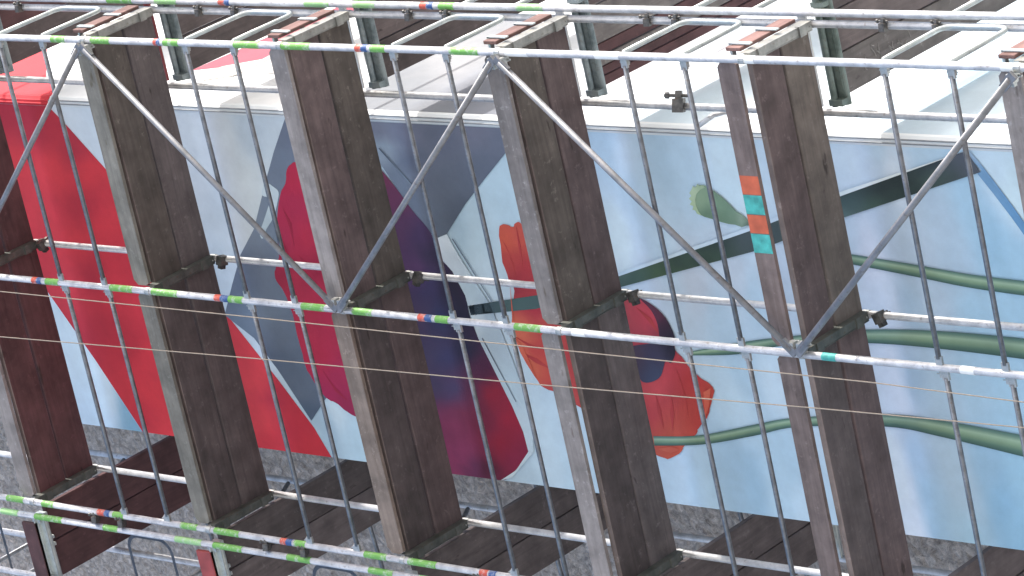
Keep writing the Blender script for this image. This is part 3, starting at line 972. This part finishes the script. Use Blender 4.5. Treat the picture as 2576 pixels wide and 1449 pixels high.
TM = transom_mesh('transom', YI, M['transom'])
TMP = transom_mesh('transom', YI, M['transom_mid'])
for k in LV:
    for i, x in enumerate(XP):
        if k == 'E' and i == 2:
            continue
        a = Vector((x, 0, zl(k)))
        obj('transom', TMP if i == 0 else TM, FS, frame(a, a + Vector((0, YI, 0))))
        for y, s in ((0, 1), (YI, -1)):
            couple(FS, (x, y, zl(k) + 0.01), WM, math.pi / 2 * s, 0, 'wedge_head')
# guard rails with flattened wedge ends
RM = {}


def rail_mesh(L, mat, r=0.0168):
    key = (round(L, 3), mat.name)
    if key not in RM:
        g1 = tube_geo([(0.06, 0, 0), (L - 0.06, 0, 0)], r, 12)
        g2 = box_geo(0.018, 0.075, -0.009, 0.009, -0.024, 0.024)
        g3 = box_geo(L - 0.075, L - 0.018, -0.009, 0.009, -0.024, 0.024)
        gv, gf = join_geo(g1, g2, g3)
        m = mesh('guard_rail', gv, gf, mat)
        m.materials.append(M['coupler_pale'])
        for p in m.polygons:
            p.use_smooth = len(p.vertices) == 4 and p.index < 12
            if p.index >= 14:
                p.material_index = 1
        RM[key] = m
    return RM[key]


jit = random.Random(11)
for k in ('0', 'A', 'B', 'C', 'D', 'E'):
    for b in (0, 1):
        if k == 'E' and b == 1:
            pass
        for h in (0.48, 0.96):
            if k == '0' and (h > 0.5 or b == 0 and False):
                continue
            z = zl(k) + h + (-0.03 if b else 0.0)
            a = Vector((XP[b], -0.004, z))
            c = Vector((XP[b + 1], -0.004, z))
            obj('guard_rail', rail_mesh((c - a).length, M['rail']), FS, frame(a, c))
    for i in range(3):
        for h in (0.47, 0.95):
            if k == '0' and h > 0.5:
                continue
            couple(FS, (XP[i], 0, zl(k) + h), WM, math.pi if i < 2 else 0.0, 0, 'wedge_head', 0.8)
# zigzag braces in the right bay
zz = [('Z', 0, 12), ('0', 1, 10), ('A', 0, 8), ('B', 1, 6), ('C', 0, 4), ('D', 1, 2), ('E', 0, 0)]
for (k0, i0, h0), (k1, i1, h1) in zip(zz[1:-1], zz[2:]):
    a = Vector((XP[i0] + (-0.05 if i0 == 0 else 0.05), -0.055, h0 + Z0 + (-0.03 if h0 > h1 else 0)))
    b = Vector((XP[i1] + (-0.05 if i1 == 0 else 0.05), -0.055, h1 + Z0 + 0.04))
    o = tube('diagonal_brace', a, b, 0.0212, M['brace'], FS, 14)
    L = (b - a).length
    for t in (0.02, L - 0.02):
        gv, gf = box_geo(t - 0.06, t + 0.06, -0.012, 0.012, -0.027, 0.027)
        obj('flattened_end', mesh('flattened_end', gv, gf, M['brace']), o)
    for e in (a, b):
        couple(FS, (e.x * 0.99, -0.035, e.z), CMP, math.pi / 2, 0, 'coupler', 0.8)

# end guard frames (bent loops) closing the right-hand end of the front platforms
def loop_pts(y0, y1, zl_, zh, rc=0.085, n=6):
    P = [(0, y0, zh)]
    for c, a0 in (((y1 - rc, zh - rc), math.pi / 2), ((y1 - rc, zl_ + rc), 0.0)):
        for s in range(n + 1):
            a = a0 - (math.pi / 2) * s / n
            P.append((0, c[0] + rc * math.cos(a), c[1] + rc * math.sin(a)))
    P.append((0, y0, zl_))
    return P


gv, gf = tube_geo(loop_pts(0.03, YI - 0.03, -0.48, 0), 0.0165, 10)
LM = mesh('end_guard_frame', gv, gf, M['bracket'], True)
for k in ('0', 'A', 'B', 'C', 'D'):
    kk = {'0': 10, 'A': 8, 'B': 6, 'C': 4, 'D': 2}[k]
    o = obj('end_guard_frame', LM, FS)
    o.location = (0.012, 0, kk + Z0 + 0.98)
o = obj('end_guard_frame', LM, FS)
o.location = (0.012, 0, Z0 + 0.98)
# clamps where the coupled standards are held together
for zpx, pair in ((510, 'r'), (1036, 'r'), (1633, 'r'), (2225, 'r'), (60, 'r'), (1705, 'r'), (2360, 'r'), (600, 'r'), (1130, 'r')):
    z = on_y(zpx, 30, YI).z
    couple(FS, (0.0, YI - 0.035, z), CM, 0.15, 0.4 * jit.uniform(-1, 1), 'coupler', 0.72)
for zpx, vv in ((240, 1285), (673, 1360), (1208, 1440), (310, 1310), (770, 1385)):
    z = on_y(zpx, vv, 0).z
    couple(FS, (XP[2] - 0.055, -0.022, z), CM, 0.2, 0.3, 'coupler', 0.75)
# wall ties: couplers on the inner standards and a hooked rod to the wall
for k in ('0', 'A', 'B', 'C', 'D'):
    z = zl(k) - 0.09 + jit.uniform(-0.02, 0.02)
    couple(FS, (XP[1], YI - 0.03, z), CM, math.pi / 2 + jit.uniform(-.4, .4), jit.uniform(-.4, .4), 'coupler', 1.0)
zt = on_y(1710, 250, YI).z
couple(FS, (-0.554, YI - 0.02, zt), CM, 0.3, 0.5, 'coupler', 1.25)
gv, gf = tube_geo([(-0.70, YI - 0.02, zt - 0.10), (-0.64, YI + 0.06, zt - 0.20), (-0.66, WY - 0.02, zt - 0.26), (-0.90, WY - 0.02, zt - 0.26), (-0.90, WY + 0.02, zt - 0.26)], 0.016, 8)
obj('wall_tie', mesh('wall_tie', gv, gf, M['pole'], True), FS)

# ------------------------------------------------------------------ scaffold round the right-hand corner
RS = thing('return_scaffold', (0.07, 0.72, 0), 'scaffold frame along the sunlit side wall, at the top edge', 'scaffold')
ro = Vector((-0.07, -0.72, 0))
m4 = [(272, 335, 3, 'green'), (392, 447, 4, 'green_pale'), (552, 567, 5, 'red'), (567, 580, 5, 'blue'), (769, 831, 11, 'green_pale'), (891, 946, 13, 'green_pale'), (1059, 1076, 16, 'red'), (1076, 1092, 16, 'blue'), (1106, 1144, 17, 'green'), (1303, 1370, 26, 'green_pale')]


def rtube(name, a, b, r, mat, n=14):
    return tube(name, Vector(a) + ro, Vector(b) + ro, r, mat, RS, n)


o = rtube('standard', (0.068, YI + 0.005, 0), (0.068, YI + 0.005, ZHI), R0, M['pole'], 18)
for (u0, u1, vv, c) in m4:
    za, zb = sorted((on_y(u0, vv, YI).z, on_y(u1, vv, YI).z))
    gv, gf = tube_geo([(za, 0, 0), (zb, 0, 0)], R0 + 0.0009, 18, False)
    obj('paint_mark', mesh('paint_mark', gv, gf, M[c], True), o)
rtube('standard', (-0.575, YI + 0.02, 0), (-0.575, YI + 0.02, ZHI), R0, M['pole_old'], 18)
rtube('standard', (0.068, 2.95, 0), (0.068, 2.95, ZHI), R0, M['pole'], 16)
rtube('standard', (-0.575, 2.95, 0), (-0.575, 2.95, ZHI), R0, M['pole_old'], 16)
LB = 0.83
gv, gf = join_geo(tube_geo([(0.02, 0, 0), (LB - 0.02, 0, 0)], 0.0235, 12), box_geo(0.02, LB - 0.02, -0.030, -0.024, -0.062, 0.0), tube_geo([(0.02, -0.05, -0.06), (LB - 0.02, -0.05, -0.06)], 0.021, 12),
                  box_geo(0.14, 0.17, -0.056, 0.026, -0.07, 0.026), box_geo(LB - 0.07, LB - 0.03, -0.06, 0.028, -0.078, 0.028))
M['bracket_dark'] = metal_mat('blue_grey_bracket', (0.13, 0.165, 0.175), (0.26, 0.30, 0.305), 0.45, 0.4, 9, 0.3)
M['bracket_green'] = metal_mat('green_bracket', (0.085, 0.115, 0.10), (0.17, 0.21, 0.19), 0.5, 0.35, 9, 0.3)
BRM = mesh('bracket', gv, gf, M['bracket_dark'])
BRG = BRM.copy()
BRG.materials[0] = M['bracket_green']
gv, gf = join_geo(*[box_geo(-0.012, 0.012, -0.018, 0.018, 0, 0.19)])
for k in ('0', 'A', 'B', 'C', 'D', 'E'):
    a = Vector((0.255, YI + 0.075, zl(k))) + ro
    obj('bracket', BRG if k == 'D' else BRM, RS, frame(a, a + Vector((-1, 0, 0))))
    v, f = box_geo(0.22, LB - 0.03, -0.008, 0.008, 0.0, 0.062)
    obj('end_board', mesh('end_board', v, f, M['toe_red'] if k == 'A' else M['white']), RS, frame(a + Vector((0, -0.035, 0.07)), a + Vector((-1, -0.035, 0.07))))
    a = Vector((0.255, 2.90, zl(k))) + ro
    obj('bracket', BRM, RS, frame(a, a + Vector((-1, 0, 0))))
    for h in (0.47, 0.95):
        rtube('guard_rail', (0.068, YI + 0.03, zl(k) + h), (0.068, 2.93, zl(k) + h), 0.0168, M['bracket'], 10)

# ------------------------------------------------------------------ scaffold round the left-hand corner
LS = thing('return_scaffold', (-3.87, 0, 0), 'scaffold frame clamped beside the lowest white standard, at the bottom edge', 'scaffold')
lo = Vector((3.87, 0, 0))
m5 = [(11, 52, 1290, 'green_pale'), (96, 162, 1305, 'green'), (268, 303, 1330, 'green'), (448, 512, 1358, 'green_pale'), (544, 614, 1374, 'green'), (730, 787, 1405, 'green'), (936, 995, 1440, 'green'), (1060, 1130, 1449, 'green_pale')]
o = tube('standard', Vector((-3.875, -0.012, 0)) + lo, Vector((-3.875, -0.012, ZHI)) + lo, R0, M['pole'], LS, 18)
for (u0, u1, vv, c) in m5:
    za, zb = sorted((on_y(u0, vv, 0).z, on_y(u1, vv, 0).z))
    gv, gf = tube_geo([(za, 0, 0), (zb, 0, 0)], R0 + 0.0009, 18, False)
    obj('paint_mark', mesh('paint_mark', gv, gf, M[c], True), o)
for (x, y) in ((-4.40, -0.012), (-4.465, 0.66), (-3.875, 2.20), (-4.50, 2.20)):
    tube('standard', Vector((x, y, 0)) + lo, Vector((x, y, ZHI)) + lo, R0, M['pole'], LS, 16)
LB2 = 0.625
gv, gf = join_geo(tube_geo([(0.02, -0.028, 0.0), (LB2 - 0.02, -0.028, 0.0)], 0.021, 10), box_geo(0.02, LB2 - 0.02, 0.0, 0.006, -0.03, 0.04), box_geo(0.02, LB2 - 0.02, 0.006, 0.05, 0.03, 0.038),
                  box_geo(0.20, 0.225, -0.075, 0.0, 0.0, 0.035), box_geo(0.26, 0.285, -0.075, 0.0, 0.0, 0.035), box_geo(0.0, 0.06, -0.06, 0.03, -0.01, 0.08))
BLM = mesh('bracket', gv, gf, M['bracket'])
gv, gf = tube_geo(loop_pts(0.0, 0.50, -0.48, 0, 0.12), 0.0165, 10)
gv = [(y - 0.53, 0, z) for (x, y, z) in gv]
LLM = mesh('end_guard_frame', gv, gf, M['rail'], True)
for k in ('0', 'A', 'B', 'C'):
    z = zl(k)
    for y in (0.02, 2.17):
        a = Vector((-3.875, y, z)) + lo
        obj('bracket', BLM, LS, frame(a, a + Vector((-1, 0, 0))))
    o = obj('end_guard_frame', LLM, LS)
    o.location = Vector((-3.875, -0.012, z + 0.98)) + lo
    for h in (0.47, 0.95):
        tube('guard_rail', Vector((-4.465, 0.02, z + h)) + lo, Vector((-4.465, 2.18, z + h)) + lo, 0.0168, M['rail'], LS, 10)
        tube('guard_rail', Vector((-3.40, 2.24, z + h + 0.02)) + lo, Vector((-5.20, 2.24, z + h - 0.12)) + lo, 0.0168, M['rail'], LS, 10)
    tube('diagonal_brace', Vector((-4.50, 0.05, z + 0.35)) + lo, Vector((-4.50, 2.15, z + 1.6)) + lo, 0.018, M['rail'], LS, 10)

# ------------------------------------------------------------------ platforms
ORD = {'0': 'first', 'A': 'second', 'B': 'third', 'C': 'fourth', 'D': 'fifth', 'E': 'sixth'}
PT = 0.045
FRONT_STYLE = {('0', 0): ('plank_red', 'toe_brown'), ('0', 1): ('plank_red', 'toe'), ('A', 0): ('plank', 'toe_green'), ('A', 1): ('plank', 'toe_green'), ('B', 0): ('plank', 'toe'), ('B', 1): ('plank', 'toe_tan'), ('C', 0): ('plank', 'toe'),
               ('C', 1): ('plank', 'toe'), ('D', 0): ('plank', 'toe_brown'), ('D', 1): ('plank', 'toe_brown'), ('E', 0): ('plank', 'toe')}
PLK = {('A', 0): ('plank_olive', 'plank_pale'), ('A', 1): ('plank', 'plank'), ('B', 0): ('plank_warm', 'plank_olive'), ('B', 1): ('plank', 'plank_warm'), ('C', 0): ('plank_olive', 'plank_warm'),
       ('C', 1): ('plank', 'plank_pale'), ('D', 0): ('plank_warm', 'plank_olive'), ('D', 1): ('plank', 'plank_warm')}
DESC = {('0', 0): 'dark reddish platform cut by the left edge of the photo, upper row',
        ('0', 1): 'reddish two-plank platform with pale toe board, leftmost in the lower row',
        ('A', 0): 'brown two-plank platform over the red drapery, upper row, between the two top standards',
        ('A', 1): 'brown platform with greenish toe board crossing the red drapery, lower row',
        ('B', 0): 'brown two-plank platform in front of the crimson petal, upper row',
        ('B', 1): 'brown platform with tan toe board between crimson and purple petals, lower row',
        ('C', 0): 'brown platform left of the dark green stem, with grey toe board, upper row',
        ('C', 1): 'brown platform crossing the orange poppy, with pale weathered toe board, lower row',
        ('D', 0): 'brown platform whose toe board carries orange and turquoise stripes',
        ('D', 1): 'brown platform below the striped toe board, rightmost in the lower row',
        ('E', 0): 'platform corner cut by the right edge of the photo, upper row'}


def toe_mesh(L, h, t, mat):
    """board with cut corners, local X along, Z up"""
    c = 0.035
    prof = [(0.03, 0), (L - 0.03, 0), (L - 0.012, c), (L - 0.012, h - c), (L - 0.05, h), (0.05, h), (0.012, h - c), (0.012, c)]
    V = [(x, -t / 2, z) for x, z in prof] + [(x, t / 2, z) for x, z in prof]
    n = len(prof)
    F = [tuple(range(n)), tuple(range(2 * n - 1, n - 1, -1))] + [(i, i + n, (i + 1) % n + n, (i + 1) % n) for i in range(n)]
    return mesh('toe_board', V, F, mat)


for (k, b), (pm, tm) in FRONT_STYLE.items():
    x0, x1 = XP[b + 1], XP[b]
    z = zl(k)
    root = thing('scaffold_platform', (x1, 0, z), DESC[(k, b)], 'platform', 'plank platforms of the front scaffold')
    L = x1 - x0
    pl = random.Random(hash((k, b)) % 1000 if False else (ord(k) * 7 + b * 13))
    ys = (0.090, 0.366, 0.377, 0.655)
    for i in (0, 1):
        dz = pl.uniform(-0.004, 0.006)
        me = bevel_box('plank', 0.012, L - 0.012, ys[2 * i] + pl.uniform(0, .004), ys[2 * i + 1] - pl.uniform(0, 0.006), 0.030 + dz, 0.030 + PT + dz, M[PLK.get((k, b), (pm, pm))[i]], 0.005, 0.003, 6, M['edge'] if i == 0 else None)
        o = obj('plank', me, root, Matrix.Translation((-L, 0, 0)))
        o.rotation_euler.x = 0
    tz = {('D', 0): 0.108, ('D', 1): 0.104, ('C', 1): 0.082}.get((k, b), 0.030) + pl.uniform(-0.003, 0.003)
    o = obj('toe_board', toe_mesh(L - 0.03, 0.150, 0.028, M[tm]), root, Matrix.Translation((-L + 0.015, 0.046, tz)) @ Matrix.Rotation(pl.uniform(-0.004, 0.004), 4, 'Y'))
    if (k, b) == ('D', 0):
        o['label'] = 'brown toe board with orange and turquoise painted stripes'
        for (v0, v1, c) in ((443, 490, 'orange'), (492, 540, 'turq'), (542, 588, 'orange'), (590, 638, 'turq')):
            xa = on_y(1880 + (v0 - 443) * 0.25, v0, 0.03).x - (x0 + 0.015)
            xb = on_y(1880 + (v1 - 443) * 0.25, v1, 0.03).x - (x0 + 0.015)
            gv, gf = box_geo(min(xa, xb), max(xa, xb), -0.0155, -0.0142, 0.002, 0.148)
            obj('paint_stripe', mesh('paint_stripe', gv, gf, M[c]), o)
    # end board on the open right-hand end of the upper row
    if b == 0:
        m = bevel_box('end_board', 0.06, 0.60, -0.012, 0.012, 0, 0.115, M['end_board'], 0.003, 0.002, 4)
        obj('end_board', m, root, frame(Vector((0.040, 0, 0.072)), Vector((0.040, 1, 0.072))))
        for yy in (0.10, 0.36):
            gv, gf = join_geo(box_geo(-0.03, 0.062, yy, yy + 0.035, 0.172, 0.190), box_geo(0.056, 0.064, yy, yy + 0.035, 0.03, 0.19))
            obj('board_clip', mesh('board_clip', gv, gf, M['bracket']), root)

# platforms round the right-hand corner, planks run away from us
RDESC = {'0': 'dark underside of the side-wall platform in the top left corner', 'A': 'side-wall platform underside beside the pink painted stripe, along the top edge',
         'B': 'side-wall platform underside above the grey painted corner, along the top edge', 'C': 'side-wall platform of striped reddish boards, along the top edge', 'D': 'side-wall platform underside with chalk marks, near the top right corner'}
for k in ('0', 'A', 'B', 'C', 'D'):
    z = zl(k)
    root = thing('scaffold_platform', (0, YI + 0.12, z), RDESC[k], 'platform', 'plank platforms along the side wall')
    L = 2.12
    if k == 'C':
        spans = [(-0.012, -0.255, 'plank_grey'), (-0.262, -0.335, 'plank_red'), (-0.345, -0.405, 'plank_grey'), (-0.412, -0.465, 'plank_red'), (-0.475, -0.535, 'plank_red')]
    elif k in ('0',):
        spans = [(-0.01, -0.265, 'plank_red'), (-0.275, -0.535, 'plank')]
    else:
        spans = [(-0.01, -0.265, 'plank'), (-0.275, -0.535, 'plank_grey' if k == 'D' else 'plank')]
    spans.insert(0, (0.235, 0.0, 'plank_warm' if k in 'AC' else 'plank'))
    for (xa, xb, pm) in spans:
        me = bevel_box('plank', 0, L, xa * 1.0, xb, 0.025, 0.025 + PT, M[pm], 0.004, 0.002, 6)
        # local X -> world Y ; local Y -> world X
        o = obj('plank', me, root)
        o.matrix_local = Matrix(((0, 1, 0, 0), (1, 0, 0, 0), (0, 0, 1, 0), (0, 0, 0, 1)))
    if k == 'C':
        # perforated strip with stamped marks on the underside of the pale board
        rr = random.Random(5)
        gs = []
        for i in range(14):
            y = 0.10 + i * 0.055
            gs.append(box_geo(-0.398, -0.356, y, y + rr.uniform(0.014, 0.03), 0.0225, 0.0245))
        for gv, gf in gs:
            obj('stamped_mark', mesh('stamped_mark', gv, gf, M['chalk']), root)
    if k == 'D':
        rr = random.Random(9)
        gs = []
        for i in range(6):
            y = 0.34 + i * 0.085
            for s in range(3):
                xa = -0.30 - rr.uniform(0, 0.13)
                ya = y + rr.uniform(-0.03, 0.03)
                a = Vector((xa, ya, 0.022))
                b2 = a + Vector((rr.uniform(-0.10, 0.02), rr.uniform(-0.03, 0.05), 0))
                gs.append(tube_geo([a, (a + b2) / 2 + Vector((rr.uniform(-.01, .01), rr.uniform(-.01, .01), 0)), b2], 0.004, 4))
        for gv, gf in gs:
            obj('chalk_mark', mesh('chalk_mark', gv, gf, M['chalk']), root)

LDESC = {'0': 'dark red platform running back past the left edge of the mural, bottom left', 'A': 'brown platform running back below the tip of the red drapery, bottom edge', 'B': 'brown platform running back below the purple petal, bottom edge',
         'C': 'dark platform running back below the pale blue wall, bottom edge', 'D': 'dark platform in the bottom right corner'}
for k in ('0', 'A', 'B', 'C', 'D'):
    z = zl(k)
    root = thing('scaffold_platform', (-3.84, 0.1, z), LDESC[k], 'platform', 'plank platforms at the left-hand corner')
    pm = 'plank_red' if k == '0' else 'plank_pale'
    for (xa, xb) in ((0.0, -0.285), (-0.295, -0.58)):
        me = bevel_box('plank', 0.0, 2.02, xa, xb, 0.025, 0.025 + PT, M[pm], 0.004, 0.002, 6)
        o = obj('plank', me, root)
        o.matrix_local = Matrix(((0, 1, 0, 0), (1, 0, 0, 0), (0, 0, 1, 0), (0, 0, 0, 1)))
    if k in ('0', 'A', 'B', 'C'):
        gv, gf = box_geo(0.03, 0.58, -0.014, 0.014, 0, 0.15)
        m = mesh('end_board', gv, gf, M['toe_red' if k != '0' else 'plank_red'])
        o = obj('end_board', m, root, frame(Vector((-0.06, -0.125, 0.03)), Vector((-1, -0.125, 0.03))))

# ------------------------------------------------------------------ two thin cords hanging down the front
for pts, lab in (([(0, 733), (635, 798), (1290, 868), (1713, 912), (2192, 962), (2576, 1012)], 'thin tan cord hanging in front of the platforms, the upper of the two'),
                 ([(0, 847), (644, 902), (1290, 962), (2067, 1028), (2217, 1042), (2576, 1076)], 'thin tan cord hanging in front of the platforms, the lower of the two')):
    P = [on_y(u, v_, -0.09) for (u, v_) in pts]
    P = [P[0] + (P[0] - P[1])] + P + [P[-1] + (P[-1] - P[-2]) * 1.0]
    gv, gf = tube_geo(P, 0.0042, 6)
    o = obj('hanging_cord', mesh('hanging_cord', gv, gf, M['cord'], True))
    tag(o, lab, 'cord', 'cords hanging down the front')
